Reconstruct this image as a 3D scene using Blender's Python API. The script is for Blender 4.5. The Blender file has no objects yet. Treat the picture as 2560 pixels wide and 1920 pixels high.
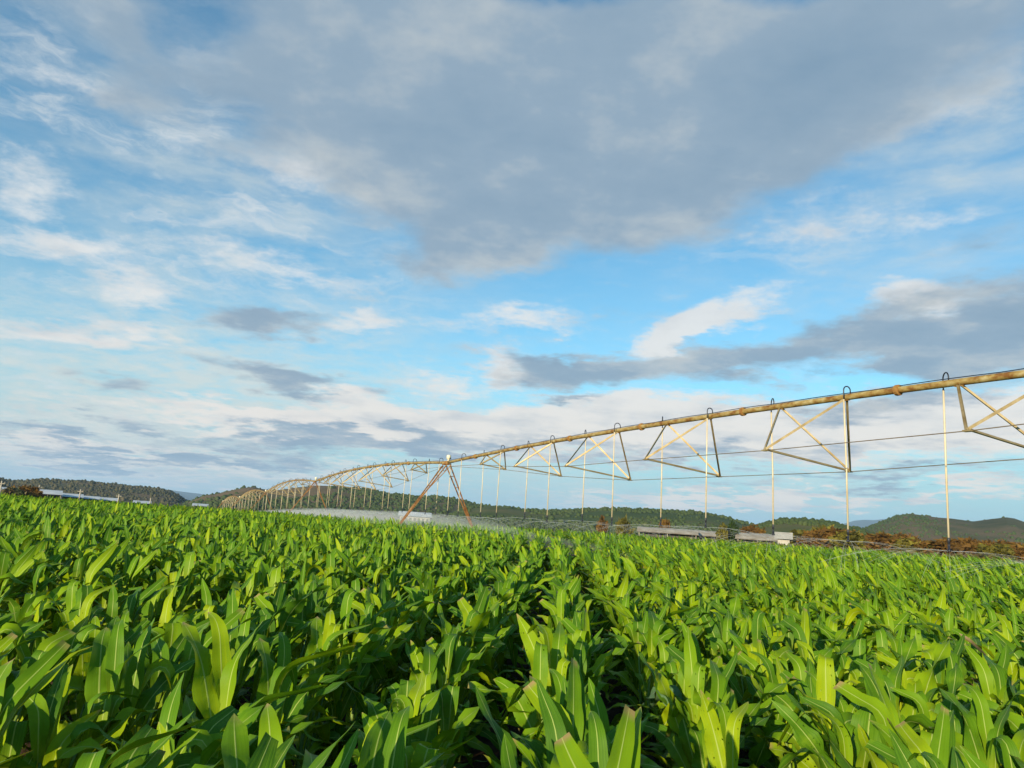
import bpy, math, random
import numpy as np
from mathutils import Vector, Matrix

rng = np.random.default_rng(7)
random.seed(7)
R = math.radians
scene = bpy.context.scene
C = scene.collection

# ------------------------------------------------------------------ camera
F_PX, HORIZON, ROLL, EYE = 1880.0, 1308.0, math.atan(0.064), 2.28
PITCH = math.atan((HORIZON - 960) * math.cos(ROLL) / F_PX)
FW = np.array([0, math.cos(PITCH), math.sin(PITCH)])
_u0 = np.array([0, -math.sin(PITCH), math.cos(PITCH)])
_r0 = np.array([1.0, 0, 0])
UP = _u0 * math.cos(ROLL) - _r0 * math.sin(ROLL)
RT = _r0 * math.cos(ROLL) + _u0 * math.sin(ROLL)

def ray(x, y):
    """world direction of a photo pixel"""
    return FW * F_PX + RT * (x - 1280) - UP * (y - 960)

def azel(x, y):
    v = ray(x, y)
    return math.atan2(v[0], v[1]), math.atan2(v[2], math.hypot(v[0], v[1]))

cam = bpy.data.cameras.new('camera')
cam.sensor_width = 36.0
cam.lens = 36.0 * F_PX / 2560.0
cam.clip_start, cam.clip_end = 0.05, 40000
cam_ob = bpy.data.objects.new('camera', cam)
C.objects.link(cam_ob)
m = Matrix.Identity(4)
for i in range(3):
    m[i][0], m[i][1], m[i][2] = RT[i], UP[i], -FW[i]
m[2][3] = EYE
cam_ob.matrix_world = m
scene.camera = cam_ob

# ------------------------------------------------------------------ light
SUN_AZ, SUN_EL = R(208), R(14)          # behind the viewer, a little to the left
world = bpy.data.worlds.new('World')
scene.world = world
world.use_nodes = True
sun = bpy.data.lights.new('sun', 'SUN')
sun.energy, sun.angle, sun.color = 5.0, R(0.53), (1.0, 0.84, 0.58)
sun_ob = bpy.data.objects.new('sun', sun)
C.objects.link(sun_ob)
sd = Vector((math.sin(SUN_AZ) * math.cos(SUN_EL), math.cos(SUN_AZ) * math.cos(SUN_EL), math.sin(SUN_EL)))
sun_ob.rotation_euler = sd.to_track_quat('Z', 'Y').to_euler()
sun_ob.location = (0, 0, 60)

vs = scene.view_settings
vs.view_transform, vs.look, vs.exposure, vs.gamma = 'Standard', 'None', 0.6, 1.0
vs.use_curve_mapping = False
scene.render.engine = 'CYCLES'
cy = scene.cycles
cy.use_denoising = True
cy.max_bounces, cy.diffuse_bounces, cy.glossy_bounces = 6, 3, 2
cy.transmission_bounces, cy.transparent_max_bounces, cy.volume_bounces = 3, 12, 1
cy.caustics_reflective = cy.caustics_refractive = False


class Nodes:
    """small helper that wires math and vector nodes"""
    def __init__(self, tree):
        self.t = tree
    def new(self, kind, **kw):
        n = self.t.nodes.new(kind)
        for k, v in kw.items():
            setattr(n, k, v)
        return n
    def put(self, sock, v):
        if isinstance(v, bpy.types.NodeSocket):
            self.t.links.new(v, sock)
        else:
            sock.default_value = v
    def math(self, op, a, b=None, c=None, clamp=False):
        n = self.new('ShaderNodeMath', operation=op, use_clamp=clamp)
        for i, v in enumerate((a, b, c)):
            if v is not None:
                self.put(n.inputs[i], v)
        return n.outputs[0]
    def vec(self, op, a, b=None, scale=None):
        n = self.new('ShaderNodeVectorMath', operation=op)
        self.put(n.inputs[0], a)
        if b is not None:
            self.put(n.inputs[1], b)
        if scale is not None:
            self.put(n.inputs['Scale'], scale)
        return n.outputs['Value'] if op in ('LENGTH', 'DOT_PRODUCT') else n.outputs[0]
    def comb(self, x, y, z):
        n = self.new('ShaderNodeCombineXYZ')
        for i, v in enumerate((x, y, z)):
            self.put(n.inputs[i], v)
        return n.outputs[0]
    def sep(self, v):
        n = self.new('ShaderNodeSeparateXYZ')
        self.put(n.inputs[0], v)
        return n.outputs
    def noise(self, v, scale, detail=4.0, rough=0.55, color=False, dist=0.0):
        n = self.new('ShaderNodeTexNoise')
        if v is not None:
            self.put(n.inputs['Vector'], v)
        n.inputs['Scale'].default_value = scale
        n.inputs['Detail'].default_value = detail
        n.inputs['Roughness'].default_value = rough
        n.inputs['Distortion'].default_value = dist
        return n.outputs['Color' if color else 'Fac']
    def step(self, v, lo, hi, smooth=True):
        n = self.new('ShaderNodeMapRange', interpolation_type='SMOOTHSTEP' if smooth else 'LINEAR')
        n.inputs['From Min'].default_value, n.inputs['From Max'].default_value = lo, hi
        self.put(n.inputs['Value'], v)
        return n.outputs['Result']
    def ramp(self, v, stops):
        n = self.new('ShaderNodeValToRGB')
        e = n.color_ramp.elements
        e[0].position, e[0].color = stops[0][0], (*stops[0][1], 1)
        e[1].position, e[1].color = stops[-1][0], (*stops[-1][1], 1)
        for p, c in stops[1:-1]:
            x = e.new(p)
            x.color = (*c, 1)
        self.put(n.inputs[0], v)
        return n.outputs[0]
    def mix(self, f, a, b, mode='MIX'):
        n = self.new('ShaderNodeMix', data_type='RGBA', blend_type=mode)
        self.put(n.inputs[0], f)
        for s, v in ((6, a), (7, b)):
            self.put(n.inputs[s], (*v, 1) if isinstance(v, tuple) and len(v) == 3 else v)
        return n.outputs[2]


# ------------------------------------------------------------------ sky with clouds
def build_sky():
    nt = world.node_tree
    g = Nodes(nt)
    bg = nt.nodes['Background']
    sky = g.new('ShaderNodeTexSky', sky_type='NISHITA')
    sky.sun_disc = False
    sky.sun_elevation, sky.sun_rotation = R(24), SUN_AZ
    sky.air_density, sky.dust_density, sky.ozone_density = 1.15, 0.25, 3.0
    d = g.new('ShaderNodeTexCoord').outputs['Generated']
    s = g.sep(d)
    az = g.math('ARCTAN2', s[0], s[1])
    el = g.math('ARCSINE', s[2])
    den = g.math('MAXIMUM', g.math('ADD', s[2], 0.11), 0.05)
    plane = g.comb(g.math('DIVIDE', s[0], den), g.math('DIVIDE', s[1], den), 0.0)
    warp_a = g.vec('SUBTRACT', g.noise(plane, 1.6, 5.0, 0.6, True), (0.5, 0.5, 0.5))
    warp_b = g.vec('SUBTRACT', g.noise(plane, 6.5, 4.0, 0.6, True), (0.5, 0.5, 0.5))
    pos0 = g.comb(az, el, 0.0)
    pos = g.vec('ADD', g.vec('ADD', pos0, g.vec('MULTIPLY', warp_a, (0.20, 0.11, 0.0))),
                g.vec('MULTIPLY', warp_b, (0.055, 0.032, 0.0)))

    def blobs(items, p):
        acc = None
        for it in items:
            x, y, rx, ry, amp = it[:5]
            rot = it[5] if len(it) > 5 else 0.0
            a, e = azel(x, y)
            k = 1.0 / F_PX
            mp = g.new('ShaderNodeMapping', vector_type='TEXTURE')
            g.put(mp.inputs['Vector'], p)
            mp.inputs['Location'].default_value = (a, e, 0)
            mp.inputs['Rotation'].default_value = (0, 0, R(rot + 3.7))
            c = math.cos(a) ** 1.3
            mp.inputs['Scale'].default_value = (rx * k * c * 1.35, ry * k * math.cos(a) * 1.35, 1)
            gr = g.new('ShaderNodeTexGradient', gradient_type='SPHERICAL')
            nt.links.new(mp.outputs[0], gr.inputs[0])
            acc = g.math('MULTIPLY_ADD', gr.outputs['Fac'], amp, acc if acc is not None else 0.0)
        return acc

    grey = [(1520, 130, 820, 300, 1.15), (1300, 470, 430, 190, 1.3, 5), (1800, 330, 430, 200, 1.2, 20), (930, 330, 330, 150, .75),
            (2200, 110, 480, 240, .8), (930, 90, 400, 230, .75), (1200, 610, 170, 70, .8, -12), (1120, 700, 150, 45, .55, -20),
            (720, 945, 200, 38, 1.25, -6), (660, 785, 180, 38, .95, 4), (1900, 885, 580, 60, 1.15, 3), (2420, 800, 240, 90, 1.25),
            (2480, 890, 260, 80, 1.0), (1480, 905, 260, 40, .8, 4), (900, 1105, 460, 32, 1.2), (430, 1150, 480, 24, 1.2),
            (120, 1075, 200, 30, 1.15), (270, 965, 90, 32, .6), (1460, 1015, 130, 12, .8), (2250, 1010, 420, 40, .8), (1750, 1130, 620, 30, .7),
            (1450, 950, 160, 40, .55), (2150, 1190, 460, 22, .7), (2480, 590, 140, 60, .55), (350, 70, 380, 130, .75), (300, 235, 260, 60, .6),
            (500, 40, 170, 80, -.7), (130, 140, 150, 90, -.8), (240, 330, 160, 60, -.6), (1440, -40, 190, 60, -1.1), (2050, -60, 240, 70, -1.0), (1080, 70, 130, 60, -.5), (1480, 330, 120, 70, -.3)]
    white = [(1800, 775, 210, 42, 1.1, 14), (1680, 840, 120, 36, 1.0, 20), (2270, 740, 80, 42, 1.3), (1255, 930, 80, 56, 1.1), (870, 1000, 120, 26, 1.1),
             (200, 600, 200, 52, .95), (350, 715, 120, 62, .85), (60, 445, 120, 70, .7), (200, 835, 280, 46, 1.0), (900, 785, 110, 34, .9),
             (2250, 290, 300, 60, .7, 10), (760, 410, 160, 60, .75), (1280, 820, 200, 28, .8), (1080, 960, 100, 34, .7), (1660, 1075, 880, 70, 1.9),
             (2330, 1080, 420, 80, 1.5), (1980, 1245, 620, 20, 1.4), (1750, 1265, 260, 12, 1.1), (950, 1060, 500, 34, 1.1), (200, 1130, 420, 40, 1.2), (230, 210, 220, 34, .65, -6),
             (700, 660, 320, 34, .65, -8), (500, 1040, 500, 30, .5), (2060, 545, 240, 60, .55), (2350, 530, 110, 32, .55), (560, 1190, 620, 26, .8), (1590, 365, 60, 34, .45)]
    veil = [(330, 230, 520, 300, .5), (500, 700, 700, 220, .62), (250, 1000, 800, 240, 1.5), (2200, 640, 620, 190, .55), (900, 900, 700, 200, .4),
            (1500, 1150, 1500, 130, .9), (700, 480, 420, 160, .5), (2450, 330, 420, 180, .8)]
    n_big = g.noise(plane, 2.3, 8.0, 0.58)
    n_fine = g.noise(g.vec('ADD', plane, (7.3, 1.1, 0.0)), 6.0, 8.0, 0.62)
    streak = g.noise(g.vec('MULTIPLY', g.vec('ADD', pos0, g.vec('MULTIPLY', warp_a, (.1, .05, 0))), (5.0, 22.0, 1.0)), 1.0, 7.0, 0.6)

    n_det = g.noise(g.vec('ADD', plane, (3.1, 9.7, 0.0)), 15.0, 6.0, 0.65)
    mp2 = g.new('ShaderNodeMapping')
    mp2.inputs['Rotation'].default_value = (0, 0, R(14))
    mp2.inputs['Scale'].default_value = (4.0, 17.0, 1.0)
    nt.links.new(g.vec('ADD', pos0, g.vec('ADD', g.vec('MULTIPLY', warp_a, (.22, .12, 0)), g.vec('MULTIPLY', warp_b, (.05, .035, 0)))), mp2.inputs[0])
    wisp = g.noise(mp2.outputs[0], 1.5, 9.0, 0.66)
    gd = g.math('ADD', blobs(grey, pos), g.math('MULTIPLY_ADD', n_big, 1.5, -0.82))
    gd = g.math('ADD', gd, g.math('MULTIPLY_ADD', n_fine, 0.36, -0.18))
    wd = g.math('ADD', blobs(white, pos), g.math('MULTIPLY_ADD', n_fine, 1.0, -0.50))
    wd = g.math('ADD', wd, g.math('MULTIPLY_ADD', n_det, 0.95, -0.47))
    gd = g.math('ADD', gd, g.math('MULTIPLY_ADD', n_det, 0.34, -0.17))
    vd = g.math('MULTIPLY', blobs(veil, pos0), g.step(g.math('ADD', g.math('MULTIPLY', streak, .7), g.math('MULTIPLY', n_fine, .45)), 0.34, 0.86))

    clear = g.mix(1.0, sky.outputs[0], (0.094, 0.157, 0.158), 'MULTIPLY')
    low = g.step(el, 0.24, 0.0)
    clear = g.mix(g.math('MULTIPLY', low, 0.92), clear, (0.33, 0.57, 0.68))
    col = g.mix(g.math('MINIMUM', vd, 0.8), clear, (0.72, 0.75, 0.70))
    wz = blobs([(500, 560, 820, 330, 1.6), (250, 900, 620, 200, 1.2), (2050, 600, 520, 130, .8), (300, 250, 480, 260, 1.0), (1300, 980, 1200, 130, .8), (2000, 1200, 900, 90, 1.0)], pos0)
    col = g.mix(g.math('MULTIPLY', g.math('MINIMUM', wz, 1.0), g.math('MULTIPLY', g.step(wisp, 0.47, 0.76), 0.75)), col, (0.76, 0.79, 0.79))
    wcol = g.mix(g.step(el, 0.30, 0.05), (0.80, 0.82, 0.82), (0.93, 0.855, 0.765))
    wcol = g.mix(g.math('MULTIPLY', g.step(n_big, 0.42, 0.7), 0.8), wcol, (0.62, 0.64, 0.66))
    col = g.mix(g.math('MULTIPLY', g.step(wd, 0.04, 0.92), 0.95), col, wcol)
    gl = g.math('ADD', g.math('MULTIPLY', g.noise(plane, 2.6, 6.0, 0.56), 1.25), g.math('MULTIPLY', n_det, 0.22))
    gcol = g.ramp(g.math('MULTIPLY_ADD', gd, 0.16, g.math('SUBTRACT', gl, 0.42)),
                  [(0.0, (0.66, 0.64, 0.59)), (0.24, (0.49, 0.545, 0.58)), (0.48, (0.30, 0.405, 0.51)), (0.9, (0.215, 0.33, 0.45))])
    col = g.mix(g.math('MULTIPLY', g.step(gd, 0.02, 0.74), 0.95), col, gcol)
    # below the horizon the sky continues as pale ground haze
    nt.links.new(col, bg.inputs['Color'])
    bg.inputs['Strength'].default_value = 0.665
    world.cycles.sampling_method = 'MANUAL'
    world.cycles.sample_map_resolution = 512

build_sky()

# ------------------------------------------------------------------ helpers
def mat(name, rough=0.6, metallic=0.0, spec=0.4):
    mt = bpy.data.materials.new(name)
    mt.use_nodes = True
    b = mt.node_tree.nodes['Principled BSDF']
    b.inputs['Roughness'].default_value = rough
    b.inputs['Metallic'].default_value = metallic
    b.inputs['Specular IOR Level'].default_value = spec
    return mt, Nodes(mt.node_tree), b

def tag(o, label=None, category=None, group=None, kind=None):
    for k, v in (('label', label), ('category', category), ('group', group), ('kind', kind)):
        if v:
            o[k] = v
    return o

def mesh_ob(name, verts, faces, material, parent=None, smooth=True, data=None):
    me = data
    if me is None:
        me = bpy.data.meshes.new(name)
        me.from_pydata([tuple(map(float, v)) for v in verts], [], [tuple(f) for f in faces])
        if smooth:
            me.shade_smooth()
        if material:
            me.materials.append(material)
        me.update()
    o = bpy.data.objects.new(name, me)
    C.objects.link(o)
    if parent is not None:
        o.parent = parent
    return o

def empty(name, loc=(0, 0, 0)):
    o = bpy.data.objects.new(name, None)
    o.empty_display_size = 0.3
    o.location = loc
    C.objects.link(o)
    return o

class MB:
    def __init__(self):
        self.v, self.f = [], []
    def tube(self, path, r, n=8, caps=True):
        path = [Vector(p) for p in path]
        rs = r if isinstance(r, (list, tuple)) else [r] * len(path)
        base = len(self.v)
        prev = None
        for i, p in enumerate(path):
            t = (path[min(i + 1, len(path) - 1)] - path[max(i - 1, 0)]).normalized()
            if prev is None:
                a = t.cross(Vector((0, 0, 1)))
                if a.length < 0.05:
                    a = t.cross(Vector((1, 0, 0)))
                a.normalize()
            else:
                a = (prev - t * prev.dot(t)).normalized()
            prev = a
            b = t.cross(a)
            for k in range(n):
                w = 2 * math.pi * k / n
                self.v.append(p + (a * math.cos(w) + b * math.sin(w)) * rs[i])
        for i in range(len(path) - 1):
            for k in range(n):
                q = base + i * n
                self.f.append((q + k, q + (k + 1) % n, q + n + (k + 1) % n, q + n + k))
        if caps:
            self.f.append(tuple(base + k for k in range(n))[::-1])
            self.f.append(tuple(base + (len(path) - 1) * n + k for k in range(n)))
        return self
    def profile(self, p, q, poly, side_ref=(0, 0, 1)):
        """extrude a closed 2-D polygon from p to q"""
        p, q = Vector(p), Vector(q)
        t = (q - p).normalized()
        a = t.cross(Vector(side_ref))
        if a.length < 0.05:
            a = t.cross(Vector((1, 0, 0)))
        a.normalize()
        b = a.cross(t)
        n, base = len(poly), len(self.v)
        for c in (p, q):
            for (x, y) in poly:
                self.v.append(c + a * x + b * y)
        for k in range(n):
            self.f.append((base + k, base + (k + 1) % n, base + n + (k + 1) % n, base + n + k))
        self.f.append(tuple(base + k for k in range(n))[::-1])
        self.f.append(tuple(base + n + k for k in range(n)))
        return self
    def angle(self, p, q, w=0.06, t=0.012, ref=(0, 0, 1)):
        return self.profile(p, q, [(0, 0), (w, 0), (w, t), (t, t), (t, w), (0, w)], ref)
    def box(self, c, sx, sy, sz, rz=0.0):
        base = len(self.v)
        cs, sn = math.cos(rz), math.sin(rz)
        for z in (-1, 1):
            for y in (-1, 1):
                for x in (-1, 1):
                    dx, dy = x * sx / 2, y * sy / 2
                    self.v.append(Vector((c[0] + dx * cs - dy * sn, c[1] + dx * sn + dy * cs, c[2] + z * sz / 2)))
        for f in ((0, 2, 3, 1), (4, 5, 7, 6), (0, 1, 5, 4), (2, 6, 7, 3), (0, 4, 6, 2), (1, 3, 7, 5)):
            self.f.append(tuple(base + i for i in f))
        return self
    def build(self, name, material, parent=None, smooth=False):
        return mesh_ob(name, self.v, self.f, material, parent, smooth)

def sstep(a, b, x):
    t = np.clip((np.asarray(x, float) - a) / (b - a), 0, 1)
    return t * t * (3 - 2 * t)

RISE = 0.60
def ground_fall(x, y):
    """the field falls away gently beyond about seventy metres, mostly on the far side of the irrigator"""
    x, y = np.asarray(x, float), np.asarray(y, float)
    s = np.clip(y - 72, 0, 190)
    fall = -0.0225 * (np.sqrt(s * s + 64) - 8)
    return fall * (1 - 0.8 * sstep(-10, 70, x))

def ground_z(x, y):
    """it rises a little from the viewer to a low crest, then falls"""
    return ground_fall(x, y) + RISE * sstep(2, 46, np.hypot(x, y))

def vnoise(x, y, seed=0, octaves=4):
    """cheap value noise on arrays"""
    x, y = np.asarray(x, float), np.asarray(y, float)
    out, amp, tot = np.zeros_like(x + y), 1.0, 0.0
    for o in range(octaves):
        xi, yi = np.floor(x), np.floor(y)
        fx, fy = x - xi, y - yi
        fx, fy = fx * fx * (3 - 2 * fx), fy * fy * (3 - 2 * fy)
        def h(a, b):
            v = np.sin(a * 127.1 + b * 311.7 + seed * 17.3 + o * 5.1) * 43758.5453
            return v - np.floor(v)
        out = out + amp * ((h(xi, yi) * (1 - fx) + h(xi + 1, yi) * fx) * (1 - fy) + (h(xi, yi + 1) * (1 - fx) + h(xi + 1, yi + 1) * fx) * fy)
        tot += amp
        amp *= 0.5
        x, y = x * 2.03, y * 2.03
    return out / tot

def fast_mesh(name, V, Fq, uv=None, attr=None, material=None, nper=4):
    """mesh from numpy arrays, all faces with nper corners"""
    me = bpy.data.meshes.new(name)
    V = np.ascontiguousarray(V, dtype=np.float32)
    Fq = np.ascontiguousarray(Fq, dtype=np.int32)
    me.vertices.add(len(V))
    me.vertices.foreach_set('co', V.ravel())
    me.loops.add(Fq.size)
    me.loops.foreach_set('vertex_index', Fq.ravel())
    me.polygons.add(len(Fq))
    me.polygons.foreach_set('loop_start', np.arange(0, Fq.size, nper, dtype=np.int32))
    me.polygons.foreach_set('use_smooth', np.ones(len(Fq), dtype=bool))
    if uv is not None:
        l = me.uv_layers.new(name='leaf')
        l.data.foreach_set('uv', np.ascontiguousarray(uv[Fq.ravel()], dtype=np.float32).ravel())
    if attr is not None:
        a = me.attributes.new('tint', 'FLOAT', 'POINT')
        a.data.foreach_set('value', np.ascontiguousarray(attr, dtype=np.float32))
    if material:
        me.materials.append(material)
    me.update(calc_edges=True)
    me.validate()
    return me

# ------------------------------------------------------------------ materials
def leaf_material(name, holes=False, dry=False, grey=False):
    mt, g, b = mat(name, 0.5, 0.0, 0.12)
    nt = mt.node_tree
    uvn = g.new('ShaderNodeUVMap', uv_map='leaf').outputs[0]
    s = g.sep(uvn)
    off = g.math('ABSOLUTE', g.math('SUBTRACT', s[0], 0.5))
    info = g.new('ShaderNodeObjectInfo')
    at = g.new('ShaderNodeAttribute', attribute_name='tint')
    rnd = g.math('FRACT', g.math('ADD', info.outputs['Random'], at.outputs['Fac']))
    veins = g.noise(g.comb(g.math('MULTIPLY', s[0], 60.0), g.math('MULTIPLY', s[1], 1.6), rnd), 1.0, 3.0, 0.6)
    patch = g.noise(g.new('ShaderNodeTexCoord').outputs['Object'], 7.0, 4.0, 0.6)
    if grey:  # sky reflection on the blade, painted as a grey-green base colour
        col = g.ramp(patch, [(0.3, (0.075, 0.16, 0.055)), (0.7, (0.13, 0.22, 0.11))])
        col = g.mix(g.math('MULTIPLY', g.step(off, 0.04, 0.02), 0.8), col, (0.30, 0.36, 0.26))
    elif dry:
        col = g.ramp(patch, [(0.3, (0.30, 0.19, 0.09)), (0.7, (0.52, 0.40, 0.24))])
    else:
        col = g.ramp(rnd, [(0.0, (0.036, 0.108, 0.008)), (0.45, (0.084, 0.190, 0.005)), (0.8, (0.175, 0.28, 0.003)), (1.0, (0.30, 0.37, 0.003))])
        col = g.mix(g.math('MULTIPLY', g.step(veins, 0.42, 0.62), 0.55), col, (0.13, 0.26, 0.012))
        col = g.mix(g.math('MULTIPLY', g.step(patch, 0.52, 0.75), 0.35), col, (0.25, 0.35, 0.012))
        tipf = g.math('MULTIPLY', g.step(g.math('ADD', s[1], g.math('MULTIPLY', patch, 0.25)), 1.04, 1.16), g.step(rnd, 0.35, 0.6))
        col = g.mix(tipf, col, (0.30, 0.22, 0.09))
        # sunlit lower half of the blade painted in, yellower towards the base
        col = g.mix(g.math('MULTIPLY', g.step(s[1], 0.45, 0.0), 0.5), col, (0.38, 0.42, 0.018))
        col = g.mix(g.math('MULTIPLY', g.step(g.math('MULTIPLY', off, g.math('MULTIPLY_ADD', s[1], 0.5, 0.8)), 0.042, 0.022), 0.75), col, (0.38, 0.46, 0.12))
    nt.links.new(col, b.inputs['Base Color'])
    bump = g.new('ShaderNodeBump')
    bump.inputs['Strength'].default_value = 0.25
    bump.inputs['Distance'].default_value = 0.004
    nt.links.new(g.math('ADD', veins, g.math('MULTIPLY', g.step(off, 0.05, 0.0), 1.2)), bump.inputs['Height'])
    nt.links.new(bump.outputs[0], b.inputs['Normal'])
    tr = g.new('ShaderNodeBsdfTranslucent')
    tcol = g.mix(1.0, col, (1.9, 1.5, 0.5), 'MULTIPLY')
    nt.links.new(tcol, tr.inputs['Color'])
    ms = g.new('ShaderNodeMixShader')
    ms.inputs[0].default_value = 0.18
    nt.links.new(b.outputs[0], ms.inputs[1])
    nt.links.new(tr.outputs[0], ms.inputs[2])
    out = nt.nodes['Material Output']
    if holes:
        hn = g.noise(g.comb(g.math('MULTIPLY', s[0], 7.0), g.math('MULTIPLY', s[1], 26.0), rnd), 1.0, 2.0, 0.5)
        edge = g.step(off, 0.5, 0.25)
        hole = g.math('GREATER_THAN', g.math('SUBTRACT', hn, g.math('MULTIPLY', g.step(off, 0.12, 0.0), 0.4)), 0.69)
        tp = g.new('ShaderNodeBsdfTransparent')
        mh = g.new('ShaderNodeMixShader')
        nt.links.new(hole, mh.inputs[0])
        nt.links.new(ms.outputs[0], mh.inputs[1])
        nt.links.new(tp.outputs[0], mh.inputs[2])
        nt.links.new(mh.outputs[0], out.inputs[0])
    else:
        nt.links.new(ms.outputs[0], out.inputs[0])
    return mt

M = {}
M['leaf'] = leaf_material('maize_leaf')
M['leaf_holes'] = leaf_material('maize_leaf_eaten', holes=True)
M['leaf_dry'] = leaf_material('maize_leaf_dry', dry=True)
M['leaf_sky_sheen'] = leaf_material('maize_leaf_sky_sheen', grey=True)

def simple(name, stops, scale, rough=0.7, metallic=0.0, detail=6.0, spec=0.3, bump=0.0, stretch=None, lo=0.3, hi=0.7):
    mt, g, b = mat(name, rough, metallic, spec)
    co = g.new('ShaderNodeTexCoord').outputs['Object']
    if stretch:
        co = g.vec('MULTIPLY', co, stretch)
    n = g.noise(co, scale, detail, 0.6)
    f = g.step(n, lo, hi, False)
    mt.node_tree.links.new(g.ramp(f, stops), b.inputs['Base Color'])
    if bump:
        bp = g.new('ShaderNodeBump')
        bp.inputs['Strength'].default_value = bump
        bp.inputs['Distance'].default_value = 0.05
        mt.node_tree.links.new(n, bp.inputs['Height'])
        mt.node_tree.links.new(bp.outputs[0], b.inputs['Normal'])
    return mt

M['stalk'] = simple('maize_stalk', [(0, (0.10, 0.19, 0.03)), (1, (0.20, 0.28, 0.06))], 9, 0.5)
M['soil'] = simple('soil', [(0, (0.045, 0.028, 0.016)), (0.5, (0.085, 0.052, 0.030)), (1, (0.14, 0.09, 0.05))], 0.9, 0.95, bump=0.8, spec=0.1)
M['pipe'] = simple('weathered_galvanised_pipe', [(0, (0.19, 0.085, 0.022)), (0.35, (0.28, 0.18, 0.055)), (0.7, (0.35, 0.26, 0.10)), (1, (0.43, 0.35, 0.18))], 3.6, 0.6, 0.1, 9.0, stretch=(1, 1, 1.6), lo=0.36, hi=0.64)
M['rust'] = simple('rusted_steel', [(0, (0.13, 0.050, 0.018)), (0.5, (0.24, 0.115, 0.036)), (1, (0.33, 0.21, 0.085))], 4.0, 0.75, 0.1)
M['flange'] = simple('rusty_flange', [(0, (0.22, 0.09, 0.025)), (1, (0.36, 0.21, 0.06))], 9.0, 0.75, 0.1)
M['strut'] = simple('galvanised_strut', [(0, (0.20, 0.14, 0.055)), (0.5, (0.29, 0.225, 0.115)), (1, (0.38, 0.32, 0.20))], 3.0, 0.5, 0.3)
M['rod'] = simple('truss_rod_steel', [(0, (0.16, 0.11, 0.06)), (1, (0.28, 0.22, 0.14))], 3.0, 0.5, 0.4)
M['drop'] = simple('cream_plastic_pipe', [(0, (0.50, 0.40, 0.24)), (1, (0.66, 0.58, 0.42))], 1.5, 0.35, 0.0)
M['hose'] = simple('black_rubber', [(0, (0.012, 0.014, 0.022)), (1, (0.03, 0.032, 0.045))], 12.0, 0.35)
M['cap'] = simple('cream_cover', [(0, (0.60, 0.55, 0.38)), (1, (0.76, 0.72, 0.55))], 5.0, 0.5)
M['tyre'] = simple('tyre_rubber', [(0, (0.02, 0.016, 0.012)), (1, (0.07, 0.045, 0.03))], 8.0, 0.9)
M['wood'] = simple('weathered_pole', [(0, (0.32, 0.27, 0.20)), (1, (0.50, 0.45, 0.36))], 4.0, 0.85)
M['sheet'] = simple('white_film_roof', [(0, (0.42, 0.44, 0.46)), (1, (0.60, 0.61, 0.61))], 0.4, 0.55)
M['sheet_warm'] = simple('dusty_film_roof', [(0, (0.24, 0.19, 0.13)), (1, (0.48, 0.43, 0.35))], 0.6, 0.6)
M['wall'] = simple('pale_wall', [(0, (0.32, 0.30, 0.26)), (1, (0.50, 0.48, 0.42))], 0.8, 0.8)
M['shade_wall'] = simple('painted_opening_shade', [(0, (0.05, 0.05, 0.05)), (1, (0.12, 0.11, 0.10))], 1.0, 0.8)  # near-black tone painted as the shade inside openings
M['bark'] = simple('bark', [(0, (0.06, 0.045, 0.03)), (1, (0.16, 0.11, 0.07))], 5.0, 0.9)

def foliage(name, stops, scale=0.35, own=0.5):
    mt, g, b = mat(name, 0.75, 0.0, 0.15)
    co = g.new('ShaderNodeTexCoord').outputs['Object']
    at = g.new('ShaderNodeAttribute', attribute_name='tint').outputs['Fac']
    n = g.math('ADD', g.math('MULTIPLY', g.noise(co, scale, 4.0, 0.6), 1.05 - own), g.math('MULTIPLY', at, own))
    col = g.ramp(g.step(n, 0.2, 0.85, False), stops)
    mt.node_tree.links.new(col, b.inputs['Base Color'])
    tr = g.new('ShaderNodeBsdfTranslucent')
    mt.node_tree.links.new(col, tr.inputs['Color'])
    ms = g.new('ShaderNodeMixShader')
    ms.inputs[0].default_value = 0.25
    mt.node_tree.links.new(b.outputs[0], ms.inputs[1])
    mt.node_tree.links.new(tr.outputs[0], ms.inputs[2])
    mt.node_tree.links.new(ms.outputs[0], mt.node_tree.nodes['Material Output'].inputs[0])
    return mt

M['rust_leaves'] = foliage('russet_foliage', [(0, (0.070, 0.042, 0.013)), (0.5, (0.165, 0.088, 0.020)), (1, (0.25, 0.15, 0.032))])
M['gold_leaves'] = foliage('yellow_green_foliage', [(0, (0.065, 0.065, 0.015)), (0.5, (0.145, 0.130, 0.022)), (1, (0.26, 0.22, 0.03))])
M['dark_leaves'] = foliage('dark_green_foliage', [(0, (0.018, 0.035, 0.012)), (0.5, (0.035, 0.065, 0.018)), (1, (0.07, 0.10, 0.025))])
M['scrub'] = foliage('dry_scrub', [(0, (0.09, 0.07, 0.035)), (0.4, (0.17, 0.125, 0.06)), (0.75, (0.13, 0.15, 0.05)), (1, (0.28, 0.22, 0.12))])
M['wood_green'] = foliage('hill_woodland', [(0, (0.040, 0.062, 0.022)), (0.5, (0.062, 0.092, 0.028)), (0.8, (0.085, 0.110, 0.034)), (1, (0.125, 0.125, 0.048))], 0.012, 0.22)
M['wood_brown'] = foliage('hill_scrub', [(0, (0.045, 0.052, 0.026)), (0.45, (0.075, 0.075, 0.036)), (0.75, (0.105, 0.092, 0.046)), (1, (0.15, 0.125, 0.07))], 0.012, 0.22)

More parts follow.
